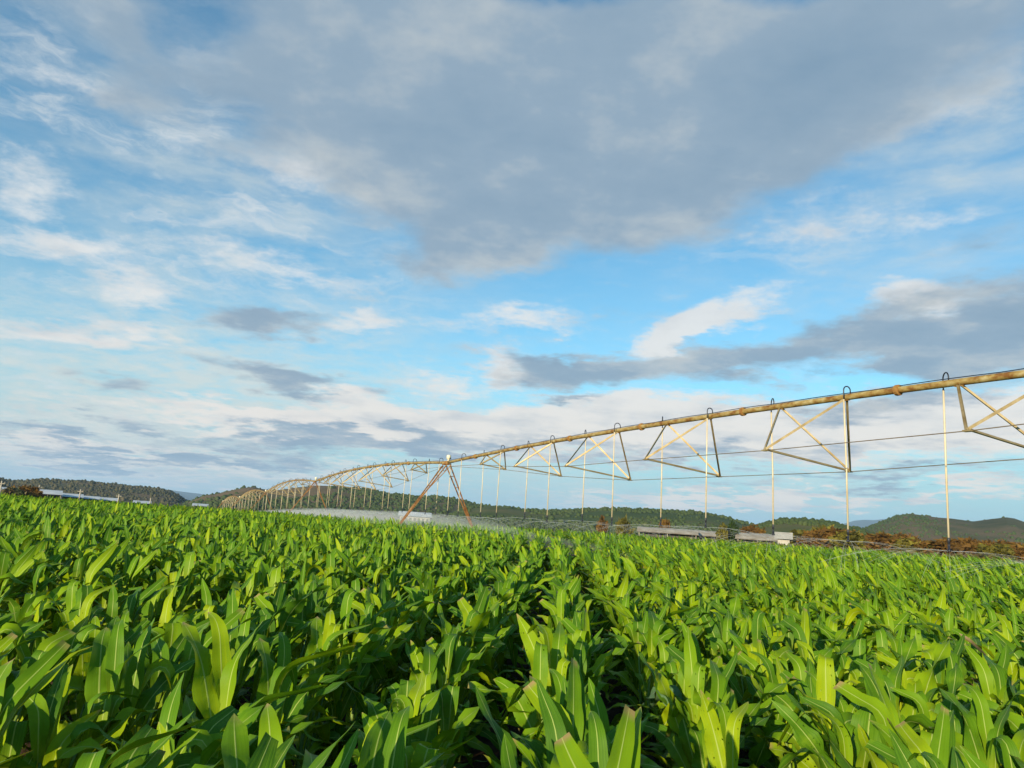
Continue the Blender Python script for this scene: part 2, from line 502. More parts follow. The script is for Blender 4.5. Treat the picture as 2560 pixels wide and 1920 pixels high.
def hill_mat(name, green):
    mt, g, b = mat(name, 0.95, 0.0, 0.05)
    co = g.new('ShaderNodeTexCoord').outputs['Object']
    n = g.noise(co, 0.009, 6.0, 0.6)
    n2 = g.noise(co, 0.06, 6.0, 0.65)
    k = g.math('ADD', g.math('MULTIPLY', n, 0.75), g.math('MULTIPLY', n2, 0.25))
    if green:
        st = [(0.0, (0.030, 0.048, 0.016)), (0.45, (0.060, 0.085, 0.026)), (0.75, (0.11, 0.105, 0.042)), (1.0, (0.165, 0.110, 0.062))]
    else:
        st = [(0.0, (0.035, 0.048, 0.020)), (0.35, (0.080, 0.078, 0.035)), (0.7, (0.150, 0.105, 0.058)), (1.0, (0.21, 0.135, 0.085))]
    mt.node_tree.links.new(g.ramp(g.step(k, 0.3, 0.7, False), st), b.inputs['Base Color'])
    return mt

M['hill_green'] = hill_mat('hill_green', True)
M['hill_brown'] = hill_mat('hill_brown', False)
M['mountain'] = simple('mountain', [(0, (0.04, 0.06, 0.05)), (1, (0.07, 0.09, 0.07))], 0.0008, 0.95, spec=0.05)

# ------------------------------------------------------------------ ground
def build_ground():
    def axis(lo, hi):
        fine = np.arange(-120, 301, 6.0)
        out = np.concatenate([-np.geomspace(130, -lo, 26)[::-1], fine[(fine > lo) & (fine < hi)], np.geomspace(310, hi, 26)])
        return out
    xs, ys = axis(-12000, 12000), axis(-2000, 12000)
    X, Y = np.meshgrid(xs, ys)
    Z = ground_z(X, Y)
    Z = Z + 0.0
    V = np.stack([X.ravel(), Y.ravel(), Z.ravel()], 1)
    nx, ny = len(xs), len(ys)
    i = (np.arange(ny - 1)[:, None] * nx + np.arange(nx - 1)[None]).ravel()
    me = fast_mesh('ground', V, np.stack([i, i + 1, i + nx + 1, i + nx], 1))
    mt, g, b = mat('soil_and_dry_grass', 0.95, 0.0, 0.05)
    co = g.new('ShaderNodeTexCoord').outputs['Object']
    s = g.sep(co)
    n = g.noise(co, 0.05, 6.0, 0.6)
    near = g.ramp(g.noise(co, 3.0, 6.0, 0.65), [(0.3, (0.035, 0.021, 0.013)), (0.7, (0.10, 0.062, 0.038))])
    far = g.ramp(n, [(0.3, (0.10, 0.10, 0.04)), (0.5, (0.20, 0.155, 0.08)), (0.7, (0.27, 0.19, 0.12))])
    mt.node_tree.links.new(g.mix(g.step(s[1], 75.0, 100.0), near, far), b.inputs['Base Color'])
    bp = g.new('ShaderNodeBump')
    bp.inputs['Distance'].default_value = 0.06
    mt.node_tree.links.new(g.noise(co, 9.0, 6.0, 0.65), bp.inputs['Height'])
    mt.node_tree.links.new(bp.outputs[0], b.inputs['Normal'])
    me.materials.append(mt)
    o = bpy.data.objects.new('ground', me)
    C.objects.link(o)
    tag(o, 'dark bare soil between the corn rows running out to dry pasture', 'ground', kind='structure')

build_ground()

# ------------------------------------------------------------------ hills
def clump_mesh(n_cl, rad, leaf, seed, flat=0.8, spread=0.85):
    """leaf-sized triangles spread over several clumps inside a crown; returns verts, tris, tint"""
    r = np.random.default_rng(seed)
    V, T = [], []
    for _ in range(n_cl):
        d = r.normal(size=3)
        d /= np.linalg.norm(d)
        c = d * rad * spread * r.uniform(0.25, 1.0) ** 0.6 * np.array([1, 1, flat])
        k = int(r.integers(26, 46))
        q = r.normal(size=(k, 3))
        q /= np.linalg.norm(q, axis=1)[:, None]
        p = c + q * rad * r.uniform(0.22, 0.42) * r.uniform(0.75, 1.0, (k, 1))
        a = r.normal(size=(k, 3)) * leaf
        b = r.normal(size=(k, 3)) * leaf
        V.append(np.stack([p - a * .5, p + a * .5, p + b], 1).reshape(-1, 3))
        T.append(np.repeat(np.clip(r.uniform(0, .6) + r.uniform(0, .4, k), 0, 1), 3))
    V, T = np.concatenate(V), np.concatenate(T)
    return V, np.arange(len(V)).reshape(-1, 3), T

def crown_bump(seed):
    """low dome of a far tree crown (about thirty triangles)"""
    r = np.random.default_rng(seed)
    rings, n = [(0.0, 0.75), (0.45, 1.0), (0.85, 0.62)], 6
    V = []
    for z, rr in rings:
        for k in range(n):
            w = 2 * math.pi * (k + r.uniform(-.25, .25)) / n
            s = rr * r.uniform(0.75, 1.2)
            V.append((math.cos(w) * s, math.sin(w) * s, z * r.uniform(.85, 1.15)))
    V.append((r.uniform(-.15, .15), r.uniform(-.15, .15), 1.15))
    Fs = []
    for i in range(2):
        for k in range(n):
            a, b = i * n + k, i * n + (k + 1) % n
            Fs += [(a, b, b + n), (a, b + n, a + n)]
    for k in range(n):
        Fs.append((2 * n + k, 2 * n + (k + 1) % n, 3 * n))
    return np.array(V), np.array(Fs)

BUMPS = [crown_bump(i) for i in range(6)]

def hill(name, ridge, dist, half, material, woods, n_trees, size, label, seed, amp=0.10, taper=(0.0, 0.0)):
    ae = np.array([azel(x, y) for x, y in ridge])
    na, nr = 150, 34
    az = np.linspace(ae[0, 0], ae[-1, 0], na)
    elv = np.interp(az, ae[:, 0], ae[:, 1])
    base = -4.6
    H = np.maximum(np.tan(elv) * dist + EYE - base, 1.0)
    t = np.linspace(0, 1, na)
    if taper[0]:
        H = base * 0 + H * sstep(0, taper[0], t)
    if taper[1]:
        H = H * sstep(0, taper[1], 1 - t)
    q = np.linspace(-1, 1, nr)
    A, Q = np.meshgrid(az, q, indexing='ij')
    D = dist + Q * half
    X, Y = np.sin(A) * D, np.cos(A) * D
    prof = np.cos(np.clip(Q, -1, 1) * math.pi / 2) ** 1.25
    nz = vnoise(X / (half * .55), Y / (half * .55), seed, 5) - 0.5
    gul = np.abs(vnoise(X / (half * .22), Y / (half * .5), seed + 3, 3) - 0.5)
    Z = base - 0.3 + H[:, None] * np.clip(prof * (1 + nz * amp * 6 * (1 - prof) * 1.4) - gul * 0.35 * (1 - prof) * prof, 0, 1.2)
    V = np.stack([X, Y, Z], -1).reshape(-1, 3)
    i = (np.arange(na - 1)[:, None] * nr + np.arange(nr - 1)[None]).ravel()
    me = fast_mesh(name, V, np.stack([i, i + nr, i + nr + 1, i + 1], 1), material=material)
    o = bpy.data.objects.new(name, me)
    C.objects.link(o)
    tag(o, label, 'hill', kind='structure')
    if n_trees:
        r = np.random.default_rng(seed + 50)
        Vs, Fs, Ts, off = [], [], [], 0
        fi, fj = r.uniform(0, na - 1.01, n_trees * 3), r.uniform(3, nr * 0.58, n_trees * 3)
        i0, j0 = fi.astype(int), fj.astype(int)
        u, w = (fi - i0)[:, None], (fj - j0)[:, None]
        G = V.reshape(na, nr, 3)
        P = (G[i0, j0] * (1 - u) + G[i0 + 1, j0] * u) * (1 - w) + (G[i0, j0 + 1] * (1 - u) + G[i0 + 1, j0 + 1] * u) * w
        keep = vnoise(P[:, 0] / (half * .30), P[:, 1] / (half * .30), seed + 9, 3) > 0.46 + 0.10 * r.uniform(-1, 1, len(P))
        P = P[keep][:n_trees]
        for k, p in enumerate(P):
            bv, bf = BUMPS[k % 6]
            s = size * (0.35 + 1.1 * r.uniform(0, 1) ** 2.0)
            Vs.append(bv * np.array([s, s, s * r.uniform(.8, 1.5)]) * 0.5 + p - np.array([0, 0, s * .12]))
            Fs.append(bf + off)
            Ts.append(np.full(len(bv), r.uniform(0, 1)))
            off += len(bv)
        wm = fast_mesh('woodland', np.concatenate(Vs), np.concatenate(Fs), attr=np.concatenate(Ts), material=woods, nper=3)
        wo = bpy.data.objects.new('woodland', wm)
        C.objects.link(wo)
        tag(wo, 'far trees and scrub covering the ' + label, 'woodland', kind='stuff')
    return o

hill('hill', [(-420, 1190), (-200, 1186), (0, 1197), (15, 1202), (51, 1204), (101, 1199), (162, 1204), (205, 1203), (253, 1208), (324, 1216), (395, 1222), (425, 1228), (451, 1237), (480, 1246), (520, 1258)],
     1150, 420, M['hill_brown'], M['wood_brown'], 3000, 3.6, 'long low brownish ridge behind the row of white roofs', 1, taper=(.05, .12))
hill('hill', [(420, 1246), (451, 1238), (468, 1235), (494, 1237), (536, 1236), (572, 1227), (608, 1220), (634, 1217), (652, 1222), (690, 1226), (740, 1219), (789, 1214), (862, 1216), (916, 1225), (970, 1236), (1024, 1241), (1064, 1245), (1093, 1243), (1133, 1248), (1187, 1261), (1260, 1272), (1330, 1290), (1380, 1305)],
     820, 300, M['hill_brown'], M['wood_green'], 4500, 3.2, 'wooded rise with a bare red flank behind the far towers', 2, taper=(.10, .12))
hill('hill', [(1060, 1290), (1130, 1275), (1219, 1265), (1263, 1268), (1327, 1276), (1374, 1279), (1453, 1276), (1532, 1273), (1611, 1275), (1675, 1280), (1738, 1281), (1785, 1289), (1833, 1300), (1865, 1309), (1900, 1317), (1960, 1330), (2010, 1345)],
     620, 220, M['hill_green'], M['wood_green'], 5500, 2.8, 'long green wooded hill behind the hanging drop pipes', 3, taper=(.12, .10))
hill('hill', [(1800, 1345), (1860, 1330), (1902, 1316), (1954, 1302), (2006, 1303), (2055, 1305), (2094, 1314), (2146, 1325), (2200, 1340), (2260, 1355)],
     420, 130, M['hill_green'], M['wood_green'], 2600, 2.6, 'small dark tree covered knoll beside the blue mountain', 4, taper=(.12, .15))
hill('hill', [(2060, 1352), (2146, 1326), (2172, 1318), (2218, 1300), (2250, 1290), (2280, 1285), (2342, 1294), (2381, 1297), (2433, 1304), (2478, 1298), (2517, 1294), (2537, 1297), (2580, 1312), (2680, 1330), (2900, 1350), (3100, 1372)],
     980, 330, M['hill_brown'], M['wood_green'], 4200, 3.0, 'twin topped grassy hill with rocky summit above the russet shrubs', 5, taper=(.10, .12))
hill('mountain', [(1990, 1345), (2060, 1324), (2101, 1312), (2137, 1302), (2160, 1300), (2185, 1301), (2211, 1298), (2260, 1300), (2320, 1316), (2420, 1345), (2500, 1375)],
     9000, 2500, M['mountain'], None, 0, 0, 'far blue mountain between the knoll and the twin topped hill', 6, taper=(.2, .2))
hill('mountain', [(330, 1238), (380, 1222), (420, 1225), (470, 1231), (520, 1237), (600, 1250), (660, 1262)],
     9000, 2500, M['mountain'], None, 0, 0, 'far blue mountain beyond the end of the brownish ridge', 7, taper=(.2, .2))

# ------------------------------------------------------------------ maize
ROW_AZ, ROW_GAP, PLANT_GAP = R(4.2), 0.93, 0.20
WIND_AZ = R(3.0)

def leaf_grid(r, L, W, az, el0, el1, b0, b1, ns, nc, fold, wave, twist, wind, cut=1.0):
    """a strap leaf: rises at el0, bends over to el1 between b0 and b1 of its length; returns (ns+1, nc, 3), uv"""
    t = np.linspace(0, 1, ns + 1)
    el = el0 + (el1 - el0) * sstep(b0, b1, t)
    a = az + (WIND_AZ - az) * wind * t
    d = np.stack([np.sin(a) * np.cos(el), np.cos(a) * np.cos(el), np.sin(el)], 1)
    c = np.zeros((ns + 1, 3))
    c[1:] = np.cumsum((d[1:] + d[:-1]) * 0.5 * (L / ns), 0)
    side = np.stack([np.cos(a), -np.sin(a), np.zeros_like(a)], 1)
    nrm = np.cross(side, d)
    tw = twist * t
    s2 = side * np.cos(tw)[:, None] + nrm * np.sin(tw)[:, None]
    n2 = -side * np.sin(tw)[:, None] + nrm * np.cos(tw)[:, None]
    tt = t * cut
    w = W * 0.5 * (0.34 + 0.66 * sstep(0, 0.42, tt)) * np.clip(1 - tt ** 2.6, 0, 1) ** 0.75
    w[-1] = max(w[-1], 0.0015)
    u = np.linspace(-1, 1, nc)
    ph, k = r.uniform(0, 6.28, 2), r.uniform(2.0, 4.2, 2)
    fo = fold * (1 - 0.55 * t)
    g = c[:, None, :] + s2[:, None, :] * (u[None, :, None] * (w * np.cos(fo))[:, None, None])
    lift = np.abs(u)[None, :] * (w * np.sin(fo))[:, None]
    wv = np.where(u[None, :] > 0, np.sin(6.283 * k[0] * t + ph[0])[:, None], np.sin(6.283 * k[1] * t + ph[1])[:, None])
    lift = lift + wv * np.abs(u)[None, :] ** 1.7 * (wave * w * sstep(0.08, 0.4, t))[:, None]
    g = g + n2[:, None, :] * lift[:, :, None]
    uv = np.stack(np.broadcast_arrays((u[None, :] + 1) / 2, t[:, None]), -1)
    return g, uv

def grid_faces(ns, nc):
    i = (np.arange(ns)[:, None] * nc + np.arange(nc - 1)[None]).ravel()
    return np.stack([i, i + 1, i + nc + 1, i + nc], 1)

def plant_leaves(seed, ns, nc, n_leaves=9, top_only=False):
    """leaf blades of one maize plant, all streaming with the wind"""
    r = np.random.default_rng(seed)
    out = []
    spin = r.uniform(-math.pi, math.pi)
    order = range(n_leaves)
    for i in order:
        f = i / (n_leaves - 1)
        if top_only and f < 0.3:
            continue
        z = 0.12 + 0.66 * f
        az0 = spin + math.pi * i + r.normal(0, 0.5)
        az0 = (az0 + math.pi) % (2 * math.pi) - math.pi
        pull = 0.64 if r.random() < 0.82 else 0.2
        az = az0 * (1 - pull) + WIND_AZ * pull
        kind = r.random()
        if f > 0.80:       # the whorl: upright blades, most of them folded over near the top
            L, W = r.uniform(0.46, 0.74), r.uniform(0.096, 0.135)
            el0 = R(r.uniform(72, 89))
            el1 = R(r.uniform(50, 80)) if kind < 0.10 else R(r.uniform(5, 52)) if kind < 0.42 else R(r.uniform(-80, 5))
            b0 = r.uniform(0.22, 0.55)
            b1 = b0 + r.uniform(0.16, 0.40)
            fold, wave, wind = R(r.uniform(10, 30)), r.uniform(.05, .25), 0.5
            if kind < 0.10:      # rolled spear leaf
                L, W, fold = L * 0.8, W * 0.62, R(r.uniform(25, 50))
                el0 = R(r.uniform(62, 86))
        elif f > 0.4:
            L, W = r.uniform(0.64, 0.92), r.uniform(0.130, 0.172)
            el0 = R(r.uniform(55, 82))
            el1 = R(r.uniform(-75, -15)) if kind < 0.48 else R(r.uniform(-20, 36))
            b0 = r.uniform(0.08, 0.35)
            b1 = b0 + r.uniform(0.22, 0.55)
            fold, wave, wind = R(r.uniform(6, 26)), r.uniform(.35, .8), 0.6
            if kind >= 0.48:     # fanned out, pressed over by the wind
                el0, wind = R(r.uniform(42, 70)), 0.55
                b0, b1 = r.uniform(.2, .5), 1.0
        else:
            L, W = r.uniform(0.52, 0.78), r.uniform(0.095, 0.135)
            el0 = R(r.uniform(35, 62))
            el1 = R(r.uniform(-70, -5))
            b0, b1 = 0.1, r.uniform(0.6, 1.0)
            fold, wave, wind = R(r.uniform(5, 18)), r.uniform(.25, .5), 0.4
        cut = 1.0 if r.random() < 0.86 else r.uniform(.8, .93)
        g, uv = leaf_grid(r, L, W, az, el0, el1, b0, b1, ns, nc, fold, wave, r.normal(0, 0.75), wind, cut)
        lean = np.array([0.02, 0.20, 0]) * f * f
        out.append((g + np.array([0, 0, z]) + lean, uv, r.uniform(0, 1)))
    return out

def plant_spots(rmax, azmax):
    """plant positions in rows across the field: x, y"""
    n = int(rmax / ROW_GAP) + 2
    dv, nv = np.array([math.sin(ROW_AZ), math.cos(ROW_AZ)]), np.array([math.cos(ROW_AZ), -math.sin(ROW_AZ)])
    r = np.random.default_rng(21)
    pts = []
    k = np.arange(-6, int(rmax / PLANT_GAP))
    for j in range(-n, n + 1):
        a = k * PLANT_GAP + r.uniform(0, PLANT_GAP) + r.normal(0, 0.045, len(k))
        lat = (j + 0.10) * ROW_GAP + r.normal(0, 0.055, len(k)) + 0.10 * np.sin(a * 0.13 + j * 0.9)
        pts.append(dv[None] * a[:, None] + nv[None] * lat[:, None])
    P = np.concatenate(pts)
    d = np.hypot(P[:, 0], P[:, 1])
    an = np.abs(np.arctan2(P[:, 0], P[:, 1]))
    ok = (d < rmax) & ((an < azmax) | (d < 3.0)) & (d > 0.95) & (P[:, 1] > -0.8)
    # a trampled gap beside the rows and uneven stand
    gap = (np.abs((P[:, 1] - 9.4) - 0.55 * (P[:, 0] + 5.2)) < 1.25) & (P[:, 0] < -3.2) & (P[:, 0] > -10.5)
    ok &= ~gap
    lat_, al_ = P @ nv, P @ dv
    ok &= ~((np.abs(lat_ - 1.02) < 0.34) & (al_ > 2.5) & (al_ < 5.4) & (r.random(len(P)) < 0.92))
    ok &= r.random(len(P)) > 0.03
    return P[ok]

def build_maize():
    P = plant_spots(104.0, R(41))
    field_far = np.interp(np.arctan2(P[:, 0], P[:, 1]), [R(-41), R(-20), R(0), R(20), R(41)], [104, 104, 98, 84, 74])
    d = np.hypot(P[:, 0], P[:, 1])
    keep = d < field_far
    P, d = P[keep], d[keep]
    order = np.argsort(d)
    P, d = P[order], d[order]
    r = np.random.default_rng(33)
    z = ground_z(P[:, 0], P[:, 1])
    scale = r.normal(1.0, 0.075, len(P)) * (0.93 + 0.16 * vnoise(P[:, 0] / 2.3, P[:, 1] / 2.3, 5, 3))
    scale = np.clip(scale, 0.74, 1.17) * np.interp(d, [6, 40], [1.06, 1.0])
    rot = r.normal(0, R(16), len(P))
    # the three hundred that show largest
    an = np.abs(np.arctan2(P[:, 0], P[:, 1]))
    cand = np.where((an < R(37)) & (P[:, 1] > 1.0))[0]
    cand = cand[np.hypot(P[cand, 0], P[cand, 1]) > 1.9][:300]
    single = set(cand.tolist())
    protos = []
    fmesh = grid_faces(16, 5)
    for v in range(12):
        meshes = []
        mtl = M['leaf_holes'] if v in (3, 8) else M['leaf']
        for g, uv, tint in plant_leaves(100 + v, 16, 5):
            meshes.append(fast_mesh('leaf', g.reshape(-1, 3), fmesh, uv.reshape(-1, 2), np.full(g.shape[0] * g.shape[1], tint), mtl))
        st = MB().tube([(0, -.0, -.03), (0, .01, .25), (.006, .07, .55), (.015, .16, .80)], [.017, .016, .013, .008], 7)
        sm = bpy.data.meshes.new('stalk')
        sm.from_pydata([tuple(q) for q in st.v], [], st.f)
        sm.shade_smooth()
        sm.materials.append(M['stalk'])
        protos.append((sm, meshes))
    looks = {3: ('maize plant in the corn rows whose leaves are riddled with insect holes', 'hole eaten maize plants in the near rows')}
    looks[8] = looks[3]
    def near_pixel(px, py, zc):
        v = ray(px, py)
        k = (zc - EYE) / v[2]
        return int(cand[np.argmin(np.hypot(P[cand, 0] - v[0] * k, P[cand, 1] - v[1] * k))])
    special = {near_pixel(2430, 1760, .8): ('maize plant carrying a dried tan leaf among green blades', 'leaf_dry', (5, 7)),
               near_pixel(1745, 1790, .8): ('maize plant with leaves painted bluish grey as sky sheen beside the bare dark furrow', 'leaf_sky_sheen', (4, 5, 6))}
    for n, i in enumerate(cand):
        v = int(r.integers(0, 12))
        sm, meshes = protos[v]
        e = empty('maize_plant', (P[i, 0], P[i, 1], z[i]))
        e.rotation_euler = (r.normal(0, .05), r.normal(0, .05), rot[i])
        e.scale = (scale[i],) * 3
        lb, gr = looks.get(v, ('leafy green maize plant with wind swept leaves growing in the near corn rows', 'maize plants of the near corn rows'))
        swap = ()
        if int(i) in special:
            lb, mk, swap = special[int(i)]
            gr = None
        tag(e, lb, 'maize plant', gr)
        for li, (nm, me) in enumerate([('leaf', q) for q in meshes] + [('stalk', sm)]):
            if li in swap and nm == 'leaf':
                me = me.copy()
                me.materials[0] = M[mk]
            o = bpy.data.objects.new(nm, me)
            C.objects.link(o)
            o.parent = e
    # one plant with dried leaf by the bright green rows
    # the rest of the crop as one mass, coarser with distance
    rest = np.array([i for i in range(len(P)) if i not in single])
    Vs, Fs, Us, Ts, off = [], [], [], [], 0
    for lo, hi, ns, nc, kv, top, dens in ((0, 16, 9, 3, 20, False, 1.0), (16, 34, 6, 3, 20, True, 1.0), (34, 60, 4, 3, 16, True, .85), (60, 200, 3, 2, 12, True, .75)):
        sel = rest[(d[rest] >= lo) & (d[rest] < hi)]
        sel = sel[r.random(len(sel)) < dens]
        var = r.integers(0, kv, len(sel))
        fg = grid_faces(ns, nc)
        for v in range(kv):
            ids = sel[var == v]
            if not len(ids):
                continue
            lv = plant_leaves(400 + v, ns, nc, top_only=top)
            if lo >= 60:
                lv = lv[1::2] + lv[-1:]
            nv = (ns + 1) * nc
            pv = np.concatenate([q[0].reshape(-1, 3) for q in lv])
            pu = np.concatenate([q[1].reshape(-1, 2) for q in lv])
            pt = np.concatenate([np.full(nv, q[2]) for q in lv])
            pf = np.concatenate([fg + q * nv for q in range(len(lv))])
            if lo >= 60:
                pv = pv * np.array([1.25, 1.25, 1.0])
            cs, sn = np.cos(rot[ids]), np.sin(rot[ids])
            x = (pv[None, :, 0] * cs[:, None] - pv[None, :, 1] * sn[:, None]) * scale[ids][:, None] + P[ids, 0][:, None]
            y = (pv[None, :, 0] * sn[:, None] + pv[None, :, 1] * cs[:, None]) * scale[ids][:, None] + P[ids, 1][:, None]
            zz = pv[None, :, 2] * scale[ids][:, None] + z[ids][:, None]
            k = len(ids)
            Vs.append(np.stack([x, y, zz], -1).reshape(-1, 3))
            Us.append(np.tile(pu, (k, 1)))
            Ts.append((pt[None] + r.uniform(0, 1, k)[:, None]).ravel() % 1.0)
            Fs.append((pf[None] + (off + np.arange(k) * len(pv))[:, None, None]).reshape(-1, 4))
            off += k * len(pv)
    V = np.concatenate(Vs)
    Fq = np.concatenate(Fs)
    print('crop quads', len(Fq), 'plants', len(P))
    me = fast_mesh('corn_crop', V, Fq, np.concatenate(Us), np.concatenate(Ts), M['leaf'])
    o = bpy.data.objects.new('corn_crop', me)
    C.objects.link(o)
    tag(o, 'dense green maize crop stretching back under the irrigation machine', 'crop', kind='stuff')

build_maize()

# ------------------------------------------------------------------ irrigation machine
_v = ray(390, 1251)
PIPE_AZ = math.atan2(_v[0], _v[1])
PD = Vector((math.sin(PIPE_AZ), math.cos(PIPE_AZ), 0))          # along the pipe, away from the viewer
PN = Vector((PD.y, -PD.x, 0))                                    # across the pipe
_t = ray(1117, 1157)
T1 = Vector((float(_t[0] * 47 / _t[1]), 47.0, 0))
TILT = 0.10
TOWER_U = [-50.0, 0.0, 43.2, 86.0, 128.0, 171.0]
def tower_h(u):
    p = T1 + PD * u
    return EYE + 3.44 + float(ground_fall(p.x, p.y)) * 1.02 - (0.15 if u < -1 else 0)

def span(u0, u1, label, crown, drops_full=True):
    L = u1 - u0
    base = T1 + PD * u0
    h0, h1 = tower_h(u0), tower_h(u1)
    root = empty('irrigation_span', (base.x, base.y, 0))
    tag(root, label, 'irrigation span', 'pipe spans of the irrigation machine')
    org = Vector((base.x, base.y, 0))
    def pz(u):
        t = (u - u0) / L
        return h0 + (h1 - h0) * t + crown * 4 * t * (1 - t)
    def P(u, lat=0.0, dz=0.0):
        return PD * (u - u0) + PN * lat + Vector((0, 0, pz(u) + dz))
    n = 40
    # main pipe
    MB().tube([P(u0 + 0.25 + (L - 0.5) * i / n) for i in range(n + 1)], 0.083, 14).build('water_pipe', M['pipe'], root, True)
    # truss positions
    if u0 < -10:
        mids = [-7.4 - 5.43 * k for k in range(8)]
        mids = [q for q in mids if q > u0 + 4]
    else:
        nt_ = 7
        mids = [u0 + L / 2 + (k - 3) * 5.43 * (L / 43.2) for k in range(nt_)]
    mids.sort()
    size = []
    for q in mids:
        e = min(q - u0, u1 - q)
        size.append(float(np.interp(e, [0, 5.2, 7.5, 12.8, 18.2, 40], [0.35, 0.55, 0.73, 1.2, 1.5, 1.58])))
    near, far = [], []
    for q, s in zip(mids, size):
        dep = s * 1.10
        a, b = P(q + 1.15, 0, -0.07), P(q - 1.15, 0, -0.07)
        lift = s * TILT
        p1 = P(q, -s - 0.10 * s, -dep + lift)
        p2 = P(q, s - 0.08 * s, -dep - lift)
        near.append(p1)
        far.append(p2)
        for top in (a, b):
            MB().box(top, 0.22, 0.05, 0.05, math.atan2(PD.y, PD.x)).build('bracket', M['flange'], root)
            for foot in (p1, p2):
                MB().angle(top, foot, 0.062, 0.010).build('truss_strut', M['strut'], root)
        MB().angle(p1, p2, 0.062, 0.010).build('cross_strut', M['strut'], root)
        for foot in (p1, p2):
            MB().box(foot, 0.18, 0.12, 0.035, math.atan2(PD.y, PD.x)).build('truss_plate', M['strut'], root)
    e0, e1 = P(u0 + 0.4, 0, -0.25), P(u1 - 0.4, 0, -0.25)
    for row in (near, far):
        pts = [e0] + row + [e1]
        if (e0 - row[0]).length > 20:
            pts = row + [e1]
        MB().tube(pts, 0.0115, 5).build('truss_rod', M['rod'], root)
    # flanged joints between trusses
    fl = [q + 2.72 * (L / 43.2 if u0 > -10 else 1) for q in mids]
    for q in fl:
        if u0 + 1 < q < u1 - 0.6:
            c, dv = P(q), (P(q + 0.05) - P(q - 0.05)).normalized()
            MB().tube([c - dv * 0.055, c - dv * 0.045, c - dv * .008, c + dv * .008, c + dv * 0.045, c + dv * 0.055], [.095, .135, .135, .135, .135, .095], 14).build('pipe_flange', M['flange'], root)
    # power cable lying along the top of the pipe
    r = random.Random(int(u0 * 10))
    cab = []
    for i in range(91):
        u = u0 + 0.3 + (L - 0.6) * i / 90
        sag = 0.018 * abs(math.sin(i * 0.55 + u0))
        cab.append(P(u, 0.02 * math.sin(i * .4), 0.083 + 0.012 + sag))
    MB().tube(cab, 0.012, 5).build('power_cable', M['hose'], root)
    # drop pipes
    drops = []
    pitch = 2.725
    k = 0
    u = u1 - 0.45 if u0 < -10 else u1 - 1.6
    while u > u0 + 0.6:
        drops.append((u, k))
        u -= pitch
        k += 1
    noz = []
    for u, k in drops:
        side = -1 if k % 2 else 1
        j = r.uniform(-.25, .25)
        if k % 2 == 0:      # bent over to the far side
            hd = (PN * (0.55 + j) + PD * 0.83).normalized()
        else:
            hd = (PN * -1.0 + PD * j).normalized()
        c = P(u, 0, 0.075)
        rad = r.uniform(0.10, 0.135)
        stand = 0.07
        path = [c, c + Vector((0, 0, stand))]
        for w in range(1, 13):
            a = math.pi * w / 12
            path.append(c + Vector((0, 0, stand)) + hd * rad * (1 - math.cos(a)) + Vector((0, 0, rad * 1.05 * math.sin(a))))
        end = path[-1]
        low = end - Vector((0, 0, 0.30))
        path += [end - Vector((0, 0, 0.12)), low]
        gp = base + low
        bottom = EYE + float(np.interp(u, [-36, -33, -27, -20], [-.06, 0.0, .17, .20])) + float(ground_fall(gp.x, gp.y)) * 0.98 + r.uniform(-.07, .07)
        sway = (PD * r.uniform(-.04, .04) + PN * r.uniform(-.05, .05))
        bot = Vector((low.x, low.y, bottom)) + sway
        dp = MB().tube([low + Vector((0, 0, .06)), low.lerp(bot, .5) + sway * .3, bot + Vector((0, 0, .30))], 0.0225, 7).build('drop_pipe', M['drop'], root, True)
        MB().tube(path, 0.016, 7).build('gooseneck_hose', M['hose'], dp, True)
        MB().tube([bot + Vector((0, 0, h)) for h in (.31, .30, .18, .16, .14, .05, .045, .0)], [.024, .030, .030, .014, .026, .026, .050, .040], 9).build('sprinkler', M['hose'], dp, True)
        noz.append(base + bot)
    return noz

span_labels = ['long tan water pipe span with crossed struts passing over the open corn before the hill',
               'arched pipe span between the orange ladder legged tower and the dark legged tower',
               'arched pipe span running on from the dark legged tower before the wooded rise',
               'small arched pipe span with crossed trusses, last but one along the machine',
               'smallest arched pipe span, last along the machine beside the tiny white roof']
nozzles = []
for i in range(5):
    nozzles.append(span(TOWER_U[i], TOWER_U[i + 1], span_labels[i], (0.48, 0.60, 0.85, 1.0, 1.0)[i]))

